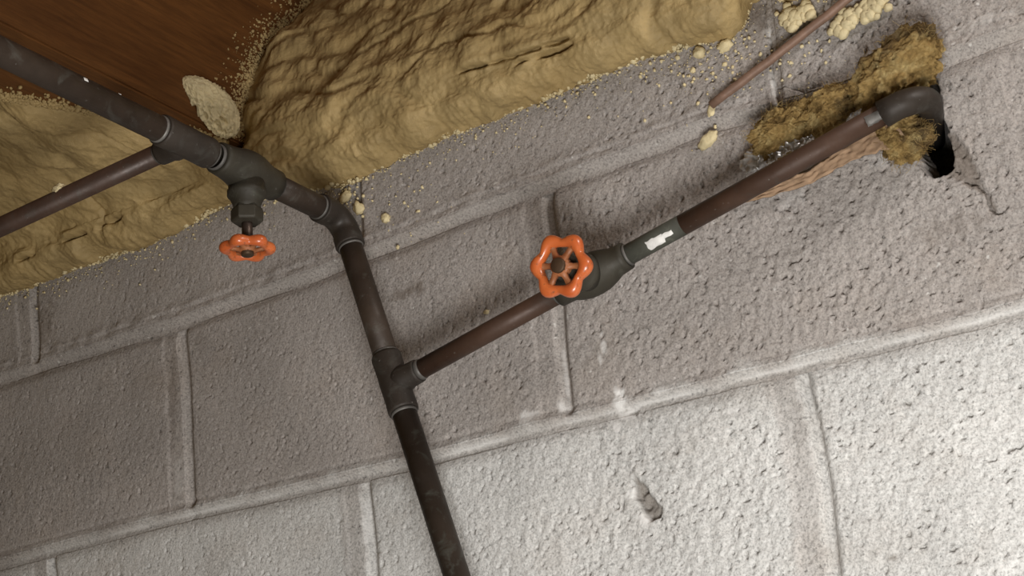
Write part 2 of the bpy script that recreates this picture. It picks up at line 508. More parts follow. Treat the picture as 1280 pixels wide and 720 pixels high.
for row, top in ROWS:
    us = row_us(row)
    for uL, uR in zip(us[:-1], us[1:]):
        def make(nx, ny):
            A, B = np.meshgrid(np.linspace(0, 1, nx), np.linspace(0, 1, ny), indexing='ij')
            Yn = (row + B * (top - row)) * BH
            X = (1 - A) * (xhead(row, uL, Yn) + GAP * .8) + A * (xhead(row, uR, Yn) - GAP)
            y0, y1 = ybed(row, X) + GAP, ybed(top, X) - GAP * (top < 1.5)
            return X, y0 + B * (y1 - y0)
        X, Y = make(30, 16)
        vis = in_view(X, Y)
        nx, ny = (330, int(165 * (top - row)) + 1) if vis else (70, 36)
        X, Y = make(nx, ny)
        h, smear = wall_h(X, Y, row, True)
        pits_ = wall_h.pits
        hole = None
        wh = np.zeros(X.shape); di = wh.copy()
        if vis:
            h, hole, chip, g = features(X, Y, h)
            wh = spots(X, Y, WHITES, 1.0)
            di = np.maximum(spots(X, Y, DIRTS_SHADOW, 2.0), .55 * sstep(.001, -.002, chip))
            di = np.maximum(di, .68 * sstep(.001, -.002, g))  # chip and gouge take a darker brown inside their outlines
            di = np.maximum(di, .36 * np.clip(pits_, 0, 1))  # shade of the pits, painted in as brown colour
        V = np.stack([X.ravel(), Y.ravel(), h.ravel()], 1)
        F = grid_faces(nx, ny)
        if hole is not None:
            inside = hole.ravel() < -.0032
            F = F[~inside[F].all(1)]
        # skirt back into the wall
        idx = np.arange(nx * ny).reshape(nx, ny)
        ring = np.concatenate([idx[:, 0], idx[-1, 1:], idx[-2::-1, -1], idx[0, -2:0:-1]])
        S = V[ring].copy(); S[:, 2] = -.030
        n = len(ring); o = len(V)
        j = np.arange(n); jn = (j + 1) % n
        F = np.concatenate([F, np.stack([ring[j], o + j, o + jn, ring[jn]], 1)])
        V = np.concatenate([V, S])
        z = np.zeros(n)
        mesh_obj('concrete_block', V, F, CONC, wall, attrs={'white': np.concatenate([wh.ravel(), z]), 'dirt_shade': np.concatenate([di.ravel(), z]), 'pale': np.concatenate([paleness(X, Y).ravel(), z])})

# ------------------------------------------------------------------ timber above the wall
def box_obj(name, lo, hi, mat, parent=None, bevel=.002):
    bm = bmesh.new()
    bmesh.ops.create_cube(bm, size=1)
    for v in bm.verts:
        p = [lo[i] + (hi[i] - lo[i]) * (v.co[i] + .5) for i in range(3)]
        v.co = W(p)
    if bevel:
        bmesh.ops.bevel(bm, geom=bm.edges[:], offset=bevel, segments=2, affect='EDGES')
    bmesh.ops.recalc_face_normals(bm, faces=bm.faces[:])
    me = bpy.data.meshes.new(name)
    bm.to_mesh(me); bm.free()
    me.materials.append(mat)
    o = bpy.data.objects.new(name, me)
    COL.objects.link(o)
    if parent: o.parent = parent
    return o
XJ, YJ = .086, .343
joist = box_obj('floor_joist', (-.012, YJ, -.16), (XJ, .575, 1.25), WOOD)
tag(joist, 'reddish brown wooden floor joist above the thick dark pipe', 'joist')
sill = box_obj('sill_plate', (-1.35, .305, -.18), (1.7, .3425, -.03), SUBFLOOR)
tag(sill, 'wooden sill plate on top of the block wall, buried in yellow foam', 'board')
box_obj('trim_1', (-1.35, .343, -.19), (1.7, .575, -.162), SUBFLOOR)['kind'] = 'structure'
box_obj('ceiling', (-1.35, .576, -.19), (1.7, .596, 1.25), SUBFLOOR)['kind'] = 'structure'

# ------------------------------------------------------------------ spray foam
def blend_profiles(X, keys):                # keys: [(x, ctrl(n,2))] sorted
    xs = np.array([k[0] for k in keys])
    C = np.array([k[1] for k in keys])      # m,n,2
    i = np.clip(np.searchsorted(xs, X) - 1, 0, len(xs) - 2)
    t = np.clip((X - xs[i]) / (xs[i + 1] - xs[i]), 0, 1)
    t = (t * t * (3 - 2 * t))[:, None, None]
    return C[i] * (1 - t) + C[i + 1] * t    # nX,n,2

def catmull(C, ns):                         # C: nX,n,2 -> nX,ns,2
    n = C.shape[1]
    s = np.linspace(0, n - 1, ns)
    i = np.clip(s.astype(int), 0, n - 2)
    t = (s - i)[None, :, None]
    g = lambda k: C[:, np.clip(i + k, 0, n - 1)]
    p0, p1, p2, p3 = g(-1), g(0), g(1), g(2)
    return .5 * (2 * p1 + (p2 - p0) * t + (2 * p0 - 5 * p1 + 4 * p2 - p3) * t ** 2 + (3 * p1 - p0 - 3 * p2 + p3) * t ** 3)

LOW = [(.2855, -.003), (.2865, .013), (.291, .026), (.299, .034), (.308, .036)]
PR = np.array(LOW + [(.317, .040), (.333, .043), (.355, .036), (.385, .020), (.43, .004), (.48, -.022), (.52, -.06), (.555, -.085), (.576, -.10)])
PJ = np.array(LOW + [(.315, .034), (.330, .028), (.345, .018), (.368, .020), (.41, .008), (.441, -.008), (.481, -.030), (.528, -.077), (.576, -.095)])
PF = np.array(LOW + [(.316, .038), (.330, .039), (.350, .034), (.372, .029), (.41, .018), (.455, -.002), (.49, -.028), (.535, -.07), (.576, -.10)])
def PU(ze):
    k = max(ze, .04)
    return np.array(LOW + [(.312, .037), (.317, .036 + .12 * (k - .036)), (.322, .036 + .26 * (k - .036)), (.327, .036 + .42 * (k - .036)), (.331, .036 + .58 * (k - .036)),
                           (.335, .036 + .72 * (k - .036)), (.3385, .036 + .84 * (k - .036)), (.3415, .036 + .93 * (k - .036)), (.3455, k)])
PL = np.array(LOW + [(.315, .040), (.325, .052), (.333, .070), (.341, .095), (.350, .125), (.360, .155), (.375, .185), (.40, .21), (.44, .225)])

def foam_sheet(xs, keys, ns, edge, taper_end=None):
    P = catmull(blend_profiles(xs, keys), ns)
    nx = len(xs)
    X = np.repeat(xs[:, None], ns, 1)
    s = np.linspace(0, 1, ns)[None, :]
    e = edge(xs)[:, None]
    Y = P[..., 0] + e * np.clip(1 - s * 2.2, 0, 1)
    Z = P[..., 1].copy()
    ty = np.gradient(Y, axis=1); tz = np.gradient(Z, axis=1)
    L = np.hypot(ty, tz) + 1e-9
    ny_, nz_ = -tz / L, ty / L              # outward normal of the profile
    low = sstep(0, .06, s)
    fold = pn(X * 7 + .5 * pn(X * 20, Y * 20), Y * 19 + .9 * pn(X * 13, 7.7) - Z * 13, 3.3)
    fold = 1 - np.abs(fold) * 2.6
    lump = fbm(X * 26, Y * 30, Z * 26, 2) + .18 * pn(X * 110, Y * 120, Z * 110)
    bil = np.abs(pn(X * 75, Y * 85, Z * 75)) + .5 * np.abs(pn(X * 160, Y * 170, Z * 160))
    fine = fbm(X * 240, Y * 260, Z * 240, 2)
    crease = sstep(.62, .97, fold)
    d = low * (.0080 * lump - .0040 * crease * (1 + .8 * lump) + .0020 * (.62 - bil) * (.8 + .9 * pn(X * 12, Y * 14, 3.))) + (.25 + .75 * low) * .0013 * fine
    if taper_end is not None: d = d * taper_end
    # dry split lines along the sill
    for (xa, xb, yc, slope) in ((.345, .468, .3125, -.06), (.40, .462, .3055, -.04), (-.14, -.050, .304, .02), (-.205, -.175, .301, 0), (-.30, -.235, .303, .0)):
        yl = yc + slope * (X - .5 * (xa + xb)) + .0012 * pn(X * 120, yc * 50) + .002 * pn(X * 25, yc)
        m = sstep(xa, xa + .012, X) * sstep(xb, xb - .012, X)
        gap = sstep(-.1, .25, pn(X * 55, yc * 90) + .18)
        d = d - .011 * m * gap * np.exp(-((Y - yl) / .0014) ** 2) * (s < .6)
        d = d + .004 * m * np.exp(-((Y - yl - .0055) / .0045) ** 2) * (s < .6)
    Y = Y + ny_ * d
    Z = Z + nz_ * d
    return np.stack([X, Y, Z], -1)

EX = [(-1.3, .004), (-.27, .003), (-.15, .003), (-.04, .000), (.01, .006), (.056, .015), (.10, .004), (.19, -.013), (.25, -.008), (.31, -.003), (.42, -.001), (.50, .004), (.56, -.002), (.585, -.008), (.598, .0), (.606, .018), (.622, .020), (.630, .008), (.66, .002), (.678, .000), (.70, .006), (.73, .02), (1.7, .02)]
def edge_fn(xs):
    return np.interp(xs, *zip(*EX)) + .0022 * fbm(xs * 60, 0 * xs, 2.0, 3) + .0016 * pn(xs * 260, 0 * xs)

foam = empty('spray_foam', (.3, .285, 0))
tag(foam, 'yellow tan expanding foam filling the gap between wall top and timber', 'foam')
xs = np.concatenate([np.arange(XJ - .001, .80, .0014), np.arange(.80, 1.65, .008)])
pr_ = foam_sheet(xs, [(XJ - .001, PJ), (XJ + .03, PF), (.20, PR), (.9, PR), (1.7, PR)], 190, edge_fn)
xl = np.concatenate([np.arange(-1.3, -.42, .008), np.arange(-.42, XJ + .0005, .0014)])
kl = [(-1.31, PL), (-.16, PL), (-.05, .5 * PL + .5 * PU(.26)), (-.012, PU(.235)), (.016, PU(.185)), (.05, PU(.10)), (XJ - .004, PU(.03)), (XJ + .002, PU(.028))]
pl_ = foam_sheet(xl, kl, 190, edge_fn)
ra = .012 * fbm(xl * 55, 0 * xl, 9.0, 3)[:, None] * sstep(.75, 1, np.linspace(0, 1, 190))[None, :] * (xl > -.05)[:, None]
pl_[..., 2] += ra
mesh_obj('foam_bead', pr_.reshape(-1, 3), grid_faces(len(xs), 190), FOAM, foam)['label'] = 'foam bulging from the bay right of the joist'
mesh_obj('foam_bead', pl_.reshape(-1, 3), grid_faces(len(xl), 190), FOAM, foam)['label'] = 'foam under and left of the joist'

# tiny overspray beads, countless
ico = bmesh.new(); bmesh.ops.create_icosphere(ico, subdivisions=1, radius=1)
ICO_V = np.array([v.co[:] for v in ico.verts]); ICO_F = np.array([[v.index for v in f.verts] for f in ico.faces]); ico.free()
def bead_mesh(name, pts, rad, mat, parent, squash=None):
    n = len(pts)
    jit = 1 + .35 * rng.normal(size=(n, len(ICO_V), 1)).clip(-1, 1)
    ax = 1 + .5 * rng.random((n, 1, 3))
    V = pts[:, None, :] + ICO_V[None] * jit * ax * rad[:, None, None]
    F = ICO_F[None] + (np.arange(n) * len(ICO_V))[:, None, None]
    o = mesh_obj(name, V.reshape(-1, 3), F.reshape(-1, 3), mat, parent)
    o['kind'] = 'stuff'
    return o
pts, rad = [], []
for i in range(1900):                       # along the foam edge on the wall
    x = rng.uniform(-.32, .80)
    e = .2855 + edge_fn(np.array([x]))[0]
    if x > .70 and rng.random() < .7: continue
    dy = rng.exponential(.007)
    if dy > .06: continue
    pts.append((x, e + .004 - dy, .0004 + rng.uniform(0, .001)))
    rad.append(abs(rng.normal(.0003, .0004)) * (1.8 if dy < .004 else .9) + .00015)
for i in range(650):                        # popcorn fringe right at the edge
    x = rng.uniform(-.32, .60)
    e = .2855 + edge_fn(np.array([x]))[0]
    if pn(x * 23, 4.4) < -.05: continue
    pts.append((x, e + rng.normal(.001, .0016), .002 + rng.uniform(0, .003))); rad.append(rng.uniform(.0006, .0019))
for i in range(220):
    c = at(rng.normal(900, 60), rng.normal(80, 30), 0)
    pts.append((c[0], min(c[1], .29), .0006)); rad.append(abs(rng.normal(.0004, .0005)) + .0002)
for i in range(60):
    c = at(rng.normal(480, 40), rng.normal(262, 22), 0)
    pts.append((c[0], c[1], .0006)); rad.append(abs(rng.normal(.0003, .0005)) + .0002)
bead_mesh('foam_specks', np.array(pts), np.array(rad), FOAM_PALE, foam)
pts, rad = [], []
jy, jz = PJ[6:, 0], PJ[6:, 1]
for i in range(2000):                       # over the joist's side where the foam feathers out
    y = rng.uniform(.345, .56)
    z = np.interp(y, jy, jz) + rng.exponential(.010 + .006 * pn(y * 30, 2.)) + .004 - .006
    if z > np.interp(y, jy, jz) + .05: continue
    pts.append((XJ + .0004, y, z)); rad.append(abs(rng.normal(.0004, .0004)) + .00025)
for i in range(1600):                       # under the joist
    x = rng.uniform(-.012, .08)
    ze = np.interp(x, [-.012, .016, .05, .086], [.235, .185, .10, .03])
    pts.append((x, YJ - .0006, ze + rng.exponential(.011) - .012)); rad.append(abs(rng.normal(.0007, .0005)) + .0003)
bead_mesh('foam_specks', np.array(pts), np.array(rad), FOAM, foam)['label'] = 'overspray specks on the joist'

# lumps: union-like sums of spheres marched as a displaced sphere each
def lump(name, c, rx, ry, rz, mat, seed, rot=0.0, amp=.22, freq=2.2, sub=4, parent=None, attrs_fn=None, fine=.05):
    bm = bmesh.new(); bmesh.ops.create_icosphere(bm, subdivisions=sub, radius=1)
    V = np.array([v.co[:] for v in bm.verts]); F = np.array([[v.index for v in f.verts] for f in bm.faces]); bm.free()
    n = amp * fbm(V[:, 0] * freq + seed, V[:, 1] * freq - seed, V[:, 2] * freq, 3) * 1.6 + fine * pn(V[:, 0] * 11, V[:, 1] * 11 + seed, V[:, 2] * 11)
    n = n + .5 * amp * (.35 - np.abs(pn(V[:, 0] * freq * 1.8 + seed, V[:, 1] * freq * 1.8, V[:, 2] * freq * 1.8)))
    Q = V * (1 + n)[:, None] * np.array([rx, ry, rz])
    cr, sr = math.cos(rot), math.sin(rot)
    Q = np.stack([Q[:, 0] * cr - Q[:, 1] * sr, Q[:, 0] * sr + Q[:, 1] * cr, Q[:, 2]], 1) + np.asarray(c)
    attrs = attrs_fn(Q, V) if attrs_fn else None
    return mesh_obj(name, Q, F, mat, parent, attrs=attrs)

# foam patch stuck to the joist's side: elongated lobed cushion, on the plane X = XJ
def joist_patch():
    a, b = at(228, 98, XJ, 0), at(296, 165, XJ, 0)
    mid = (a + b) / 2; ax = (b - a); L = np.linalg.norm(ax) / 2; ax /= np.linalg.norm(ax)
    up = np.array([0, ax[2], -ax[1]])
    if up[1] < 0: up = -up
    bm = bmesh.new(); bmesh.ops.create_icosphere(bm, subdivisions=6, radius=1)
    V = np.array([v.co[:] for v in bm.verts]); F = np.array([[v.index for v in f.verts] for f in bm.faces]); bm.free()
    s, w, n = V[:, 0], V[:, 1], V[:, 2]
    bump = 1 + .30 * (1 - 2.8 * np.abs(pn(s * 4.2, w * 3.2, n * 3.2))) + .16 * (1 - 2.8 * np.abs(pn(s * 9, w * 6, n * 6))) + .10 * fbm(s * 14, w * 11, n * 11, 2)
    wid = .020 * (.85 + .25 * s - .05 * s * s)
    Q = mid + ax * (s * L * (1 + .03 * pn(w * 9, n * 9)))[:, None] + up * (w * wid * bump)[:, None]
    Q[:, 0] = XJ + np.where(n > 0, n * .011 * bump, n * .0005)
    return mesh_obj('foam_patch', Q, F, FOAM_PALE)
tag(joist_patch(), 'elongated knobbly lump of foam stuck on the brown joist face', 'foam')

BLOBS = [((886, 174), 13, 7, .5, 'largest pale foam crumb on the blocks between the thin rod and the brown pipe', 0),
         ((889, 139), 4.5, 7, -.3, 'small oval foam crumb just below the lower end of the thin rod', 0),
         ((906, 57), 9, 6, .2, 'cream foam blob at the lower right corner of the main foam', 0),
         ((874, 66), 7, 7, .1, 'round cream foam blob hanging from the foam edge left of the rod', 0),
         ((432, 246), 9, 6, .6, 'oblong foam crumb above the pipe elbow beside the block wall', 0),
         ((448, 260), 7, 8, .2, 'rounded white foam crumb touching the right side of the pipe elbow', 0),
         ((482, 273), 6, 6, .9, 'small ragged foam crumb alone on the wall right of the elbow', 0),
         ((866, 88), 3.2, 3.2, 0, 'tiny round foam bead on the wall under the foam corner', 0),
         ((1049, 111), 5, 4, 0, 'tiny white foam bead between the two upper insulation tufts', .022),
         ((608, 390), 3.5, 2.5, 0, 'tiny white speck on the block above the lower branch pipe', 0),
         ((497, 309), 2.5, 2.5, 0, 'tiny white speck on the wall beside the upper mortar joint', 0)]
for i, ((x, y), rx, ry, rot, lab, z) in enumerate(BLOBS):
    s = .00072
    c = at(x, y, z + .4 * min(rx, ry) * s)
    o = lump('foam_crumb', c, rx * s, ry * s * 1.05, min(rx, ry) * s * .8, FOAM_PALE, 3.1 * i + 1, rot, .32, 1.5, 3)
    tag(o, lab, 'foam', 'foam crumbs stuck to the wall')
def clump(name, px, z, rad, n, spread, label, seed):
    r = np.random.default_rng(seed)
    Vs, Fs, off = [], [], 0
    bm = bmesh.new(); bmesh.ops.create_icosphere(bm, subdivisions=2, radius=1)
    V = np.array([v.co[:] for v in bm.verts]); F = np.array([[v.index for v in f.verts] for f in bm.faces]); bm.free()
    (xa, ya), (xb, yb) = px
    for i in range(n):
        t = r.random()
        c = at(xa + (xb - xa) * t + r.normal(0, spread), ya + (yb - ya) * t + r.normal(0, spread), z)
        k = rad * r.uniform(.35, 1.0)
        nn = 1 + .5 * pn(V[:, 0] * 1.7 + i, V[:, 1] * 1.7, V[:, 2] * 1.7 + seed)
        Vs.append(c + V * nn[:, None] * k * np.array([1, 1, .8])); Fs.append(F + off); off += len(V)
    return tag(mesh_obj(name, np.concatenate(Vs), np.concatenate(Fs), FOAM_PALE), label, 'foam')
clump('foam_clump', ((1045, 38), (1098, 0)), .004, .0055, 95, 5.5, 'crumbly pale foam clump right of the thin rod at the top edge', 4)
clump('foam_clump', ((975, 30), (1010, 14)), .004, .0055, 50, 6, 'crumbly pale foam clump left of the thin rod near the cracked joint', 9)

# ------------------------------------------------------------------ copper pipework
def frame(d):
    d = d / np.linalg.norm(d)
    a = np.array([0, 0, 1.0]) if abs(d[2]) < .8 else np.array([0, 1.0, 0])
    x = np.cross(a, d); x /= np.linalg.norm(x)
    return x, np.cross(d, x), d

def fillet(pts, R, n=10):
    pts = [np.asarray(p, float) for p in pts]
    out = [pts[0]]
    for a, b, c in zip(pts[:-2], pts[1:-1], pts[2:]):
        d1 = (a - b) / np.linalg.norm(a - b); d2 = (c - b) / np.linalg.norm(c - b)
        ang = math.acos(np.clip(d1 @ d2, -1, 1))
        t = R / math.tan(ang / 2)
        bis = d1 + d2; bis /= np.linalg.norm(bis)
        cen = b + bis * R / math.sin(ang / 2)
        p1, p2 = b + d1 * t, b + d2 * t
        v1, v2 = (p1 - cen) / R, (p2 - cen) / R
        tot = math.acos(np.clip(v1 @ v2, -1, 1))
        for i in range(n + 1):
            f = i / n
            out.append(cen + R * (v1 * math.sin((1 - f) * tot) + v2 * math.sin(f * tot)) / math.sin(tot))
    out.append(pts[-1])
    return out

def sweep(name, path, radii, mat, parent, seg=28, cap=True, wob=0.0):
    path = [np.asarray(p, float) for p in path]
    n = len(path)
    if np.isscalar(radii): radii = [radii] * n
    V, prev = [], None
    for i in range(n):
        d = path[min(i + 1, n - 1)] - path[max(i - 1, 0)]
        if np.linalg.norm(d) < 1e-9: d = path[min(i + 2, n - 1)] - path[max(i - 2, 0)]
        d /= np.linalg.norm(d)
        if prev is None: x, y, _ = frame(d)
        else:
            x = prev - d * (prev @ d); x /= np.linalg.norm(x); y = np.cross(d, x)
        prev = x
        a = np.arange(seg) * 2 * math.pi / seg
        r = radii[i] * (1 + wob * pn(np.cos(a) * 2 + i * .7, np.sin(a) * 2, i * .3))
        V.append(path[i] + np.outer(np.cos(a) * r, x) + np.outer(np.sin(a) * r, y))
    V = np.concatenate(V)
    F = []
    for i in range(n - 1):
        for k in range(seg):
            k2 = (k + 1) % seg
            F.append((i * seg + k, i * seg + k2, (i + 1) * seg + k2, (i + 1) * seg + k))
    if cap:
        F.append(tuple(range(seg))[::-1]); F.append(tuple((n - 1) * seg + k for k in range(seg)))
    return mesh_obj(name, V, F, mat, parent)

def along(c, d, prof):                      # lathe profile [(t, r)] along direction d from c
    d = d / np.linalg.norm(d)
    p, r = [], []
    for t, rr in prof:
        p.append(c + d * t); r.append(rr)
    return p, r

def join_into(o, others):                   # merge meshes of one fitting
    bm = bmesh.new(); bm.from_mesh(o.data)
    for q in others:
        bm.from_mesh(q.data)
    bm.to_mesh(o.data); bm.free()
    for q in others: bpy.data.objects.remove(q)
    for p in o.data.polygons: p.use_smooth = True
    return o

RM, RB = .0103, .0081                       # main and branch outside radii
FM, FB = .0123, .0098                       # fitting radii
D = .05
Ecorner = at(427, 273, D)
Pbot = at(571, 720, D)
d2 = (Pbot - Ecorner) / np.linalg.norm(Pbot - Ecorner)
out = np.array([0, 0, 1.0])
Tee2 = Ecorner + d2 * ((at(493, 480, D) - Ecorner) @ d2)
Vend = at(1103, 143, D)
Tee2 = Tee2 + 0
bdir = (Vend - Tee2) / np.linalg.norm(Vend - Tee2)
zT, zV = .243, .172
T1 = np.array([Ecorner[0], Ecorner[1], zT]); V1 = np.array([Ecorner[0], Ecorner[1], zV])

pipes = empty('copper_pipework', (Ecorner[0], Ecorner[1], 0))
tag(pipes, 'dark tarnished copper pipework with two orange-wheeled valves across the block wall', 'pipes')

def ring(c, d, r, w, parent=pipes, mat=SOLDER, name='solder_ring', t=.0007):
    p, rr = along(c, d, [(-w, r - .0004), (-w * .6, r + t), (w * .6, r + t), (w, r - .0004)])
    return sweep(name, p, rr, mat, parent, 28, False)

# straight runs
main = sweep('main_pipe', [T1 + out * (.02), T1 + out * .3, T1 + out * .95], RM, PIPE, pipes)
sweep('main_pipe', [V1 + out * .05, T1 - out * .015], RM, PIPE, pipes)
sweep('main_pipe', [Ecorner + out * .018, V1 - out * .02], RM, PIPE, pipes)
riser = sweep('riser_pipe', [Ecorner + d2 * .015, Tee2 - d2 * .015], RM, PIPE, pipes)
sweep('riser_pipe', [Tee2 + d2 * .015, Tee2 + d2 * .7], RM, LOWER, pipes)
# left branch from the tee on the main pipe
Lend = at(0, 284, zT); Ldir = (Lend - T1) / np.linalg.norm(Lend - T1)
sweep('side_pipe', [T1 + Ldir * .02, T1 + Ldir * .7], RB, BROWN, pipes)

def tee(c, d, b, r, rb, hl, bl):
    p, rr = along(c, d, [(-hl, r - .0012), (-hl, r), (-hl + .002, r + .0004), (-.011, r), (0, r + .0003), (.011, r), (hl - .002, r + .0004), (hl, r), (hl, r - .0012)])
    a = sweep('tee_fitting', p, rr, FITTING, pipes)
    p, rr = along(c, b, [(0, rb + .002), (r * .9, rb + .0018), (r * 1.25, rb + .0004), (bl - .002, rb + .0002), (bl, rb), (bl, rb - .0012)])
    q = sweep('tee_fitting', p, rr, FITTING, pipes)
    t = join_into(a, [q])
    return t
tee(T1, out, Ldir, FM, FB, .027, .026)
tee(Tee2, d2, bdir, FM, FB, .027, .025)
for c, d, r in ((T1 + out * .0285, out, RM), (T1 - out * .0285, out, RM), (Tee2 - d2 * .0285, d2, RM), (Tee2 + d2 * .0285, d2, RM)):
    ring(c, d, r, .0016)
ring(T1 + Ldir * .027, Ldir, RB, .0014)
ring(Tee2 + bdir * .027, bdir, RB, .0024)
# elbow of the main pipe
path = fillet([Ecorner + out * .030, Ecorner, Ecorner + d2 * .030], .017, 12)
n = len(path)
pp = [path[0], path[0], path[0] - out * .001] + [path[0] - out * .010] + path[1:-1] + [path[-1] - d2 * .010, path[-1] - d2 * .001, path[-1], path[-1]]
rr = [FM - .0015, FM + .0002, FM + .0005, FM + .0003] + [FM - .0002] * (n - 2) + [FM + .0003, FM + .0005, FM + .0002, FM - .0015]
sweep('elbow_fitting', pp, rr, FITTING, pipes)
ring(Ecorner + out * .0315, out, RM, .0013)
ring(Ecorner + d2 * .0315, d2, RM, .0013)

# ---- handwheel valve
def handwheel(c, n, R, parent, twist):
    x, y, n = frame(n)
    ct, st = math.cos(twist), math.sin(twist)
    x, y = x * ct + y * st, -x * st + y * ct
    # lobed rim: closed sweep with a flattened round section
    NS, NK = 120, 16
    V = np.zeros((NS, NK, 3))
    for i in range(NS):
        a = 2 * math.pi * i / NS
        lobe = .5 + .5 * math.cos(6 * a)
        ro = R * (.80 + .20 * lobe ** .75)
        ri = R * (.545 + .03 * lobe)
        rc, hw = (ro + ri) / 2, (ro - ri) / 2
        er = x * math.cos(a) + y * math.sin(a)
        for k in range(NK):
            b = 2 * math.pi * k / NK
            V[i, k] = c + er * (rc + hw * math.cos(b)) + n * (R * .17 * (1 + .25 * lobe) * math.sin(b))
    idx = np.arange(NS * NK).reshape(NS, NK)
    F = np.stack([idx, np.roll(idx, -1, 0), np.roll(np.roll(idx, -1, 0), -1, 1), np.roll(idx, -1, 1)], -1).reshape(-1, 4)
    rim = mesh_obj('wheel_rim', V.reshape(-1, 3), F, ORANGE, parent)
    rim['label'] = 'scalloped orange painted wheel rim'
    for k in range(6):
        a = 2 * math.pi * k / 6
        er = x * math.cos(a) + y * math.sin(a); et = -x * math.sin(a) + y * math.cos(a)
        Vs = []
        for t, w, h, z in ((.20, .125, .07, .10), (.42, .090, .06, .04), (.68, .13, .06, 0)):
            for sx, sz in ((-1, -.8), (-.7, 1), (.7, 1), (1, -.8)):
                Vs.append(c + er * R * t + et * R * w * sx + n * R * (h * sz + z))
        Fs = [(0, 1, 2, 3), (11, 10, 9, 8)]
        for j in (0, 4):
            for q in range(4): Fs.append((j + q, j + (q + 1) % 4, j + 4 + (q + 1) % 4, j + 4 + q))
        mesh_obj('spoke', Vs, Fs, SPOKE, parent)
    p, rr = along(c, n, [(-.004, R * .27), (.0, R * .30), (.0025, R * .30), (.0035, R * .26), (.0035, .0)])
    sweep('wheel_hub', p, rr, SPOKE, parent, 24, False)
    p, rr = along(c, n, [(.0030, R * .225), (.0062, R * .225), (.0068, R * .19), (.0068, 0)])
    o = sweep('wheel_nut', p, rr, BRASS, parent, 24, False)
    o['label'] = 'rusty round nut'

def valve(c, axis, stem, k, rp, wheel_at, R, twist, label, body_rot=0.0):
    prof = [(-.034, rp + .0005), (-.034, rp + .0028), (-.026, rp + .0031), (-.022, rp + .0034), (-.016, .0150), (-.008, .0172), (0, .0178), (.008, .0172), (.016, .0150), (.023, rp + .0036), (.030, rp + .0031), (.034, rp + .0028), (.034, rp + .0005)]
    p, rr = along(c, axis, [(t * k, (r if r < rp + .004 else r * k)) for t, r in prof])
    # smooth the profile
    body = sweep('valve_body', p, rr, VALVE, pipes, 32)
    body['label'] = label
    s = wheel_at
    p, rr = along(c, stem, [(.004, .0150 * k), (.0165 * k, .0148 * k), (.0175 * k, .0158 * k), (.0215 * k, .0158 * k), (.0225 * k, .0145 * k), (.026 * k, .0128 * k), (.030 * k, .0112 * k), (.034 * k, .0108 * k)])
    sweep('bonnet', p, rr, VALVE, body, 32)
    h0 = .033 * k
    x, y, d = frame(stem)
    V, F = [], []
    for t, r in ((h0, .0118), (h0 + .0012, .0131), (h0 + .0105, .0131), (h0 + .0120, .0115), (h0 + .0125, .006)):
        for q in range(6):
            a = q * math.pi / 3 + .35
            V.append(c + d * t + (x * math.cos(a) + y * math.sin(a)) * r * k)
    for i in range(4):
        for q in range(6): F.append((i * 6 + q, i * 6 + (q + 1) % 6, i * 6 + 6 + (q + 1) % 6, i * 6 + 6 + q))
    F.append(tuple(range(6))); F.append(tuple(24 + q for q in range(6)))
    nut = mesh_obj('packing_nut', V, F, VALVE, body, False)
    m = nut.modifiers.new('bevel', 'BEVEL'); m.width = .0006; m.segments = 2
    p, rr = along(c, stem, [(h0, .0044), (s + .002, .0044)])
    sweep('stem', p, rr, STEM, body, 20)
    handwheel(c + d * s, d, R, body, twist)
    return body
valve(V1, out, np.array([0.0, -1.0, 0.0]), 1.0, RM, .067, .0225, .25, 'dark bronze gate valve with an orange wheel hanging below it')
WT2 = .28 + math.pi / 6
VC = Tee2 + bdir * ((at(741, 346, D) - Tee2) @ bdir)
valve(VC, bdir, out * math.cos(.18) + np.cross(out, bdir) * -math.sin(.18), .95, RB, .050, .0262, WT2, 'dark bronze gate valve with an orange wheel facing out of the wall')
ring(V1 + out * .036, out, RM, .0016); ring(V1 - out * .036, out, RM, .0014)
# branch pipe pieces
gl = .045
sweep('branch_pipe', [Tee2 + bdir * .02, VC - bdir * .026], RB, BROWN, pipes)
Gend = VC + bdir * .083
sweep('branch_pipe', [VC + bdir * .026, Gend], RB, GREEN, pipes)['label'] = 'greenish tarnished stretch right of the valve'
sweep('branch_pipe', [Gend, Vend + bdir * .004], RB - .00005, BROWN, pipes)
ring(VC - bdir * .0335, bdir, RB, .0015); ring(VC + bdir * .0335, bdir, RB, .0013)
# end elbow turning into the hole
B2 = Vend + bdir * .036
C2 = at(1165, 176, -.042)
de = (C2 - B2) / np.linalg.norm(C2 - B2)
path = fillet([Vend, B2, C2], .020, 14)
rr = [FB - .0014] + [FB + .0002] * 2 + [FB - .0001] * (len(path) - 3) + [FB - .0001]
path = [path[0], path[0]] + path[1:]
rr = [FB - .0014] + [FB + .0003] + [FB] * (len(path) - 2)
sweep('elbow_fitting', path, rr, FITTING, pipes)

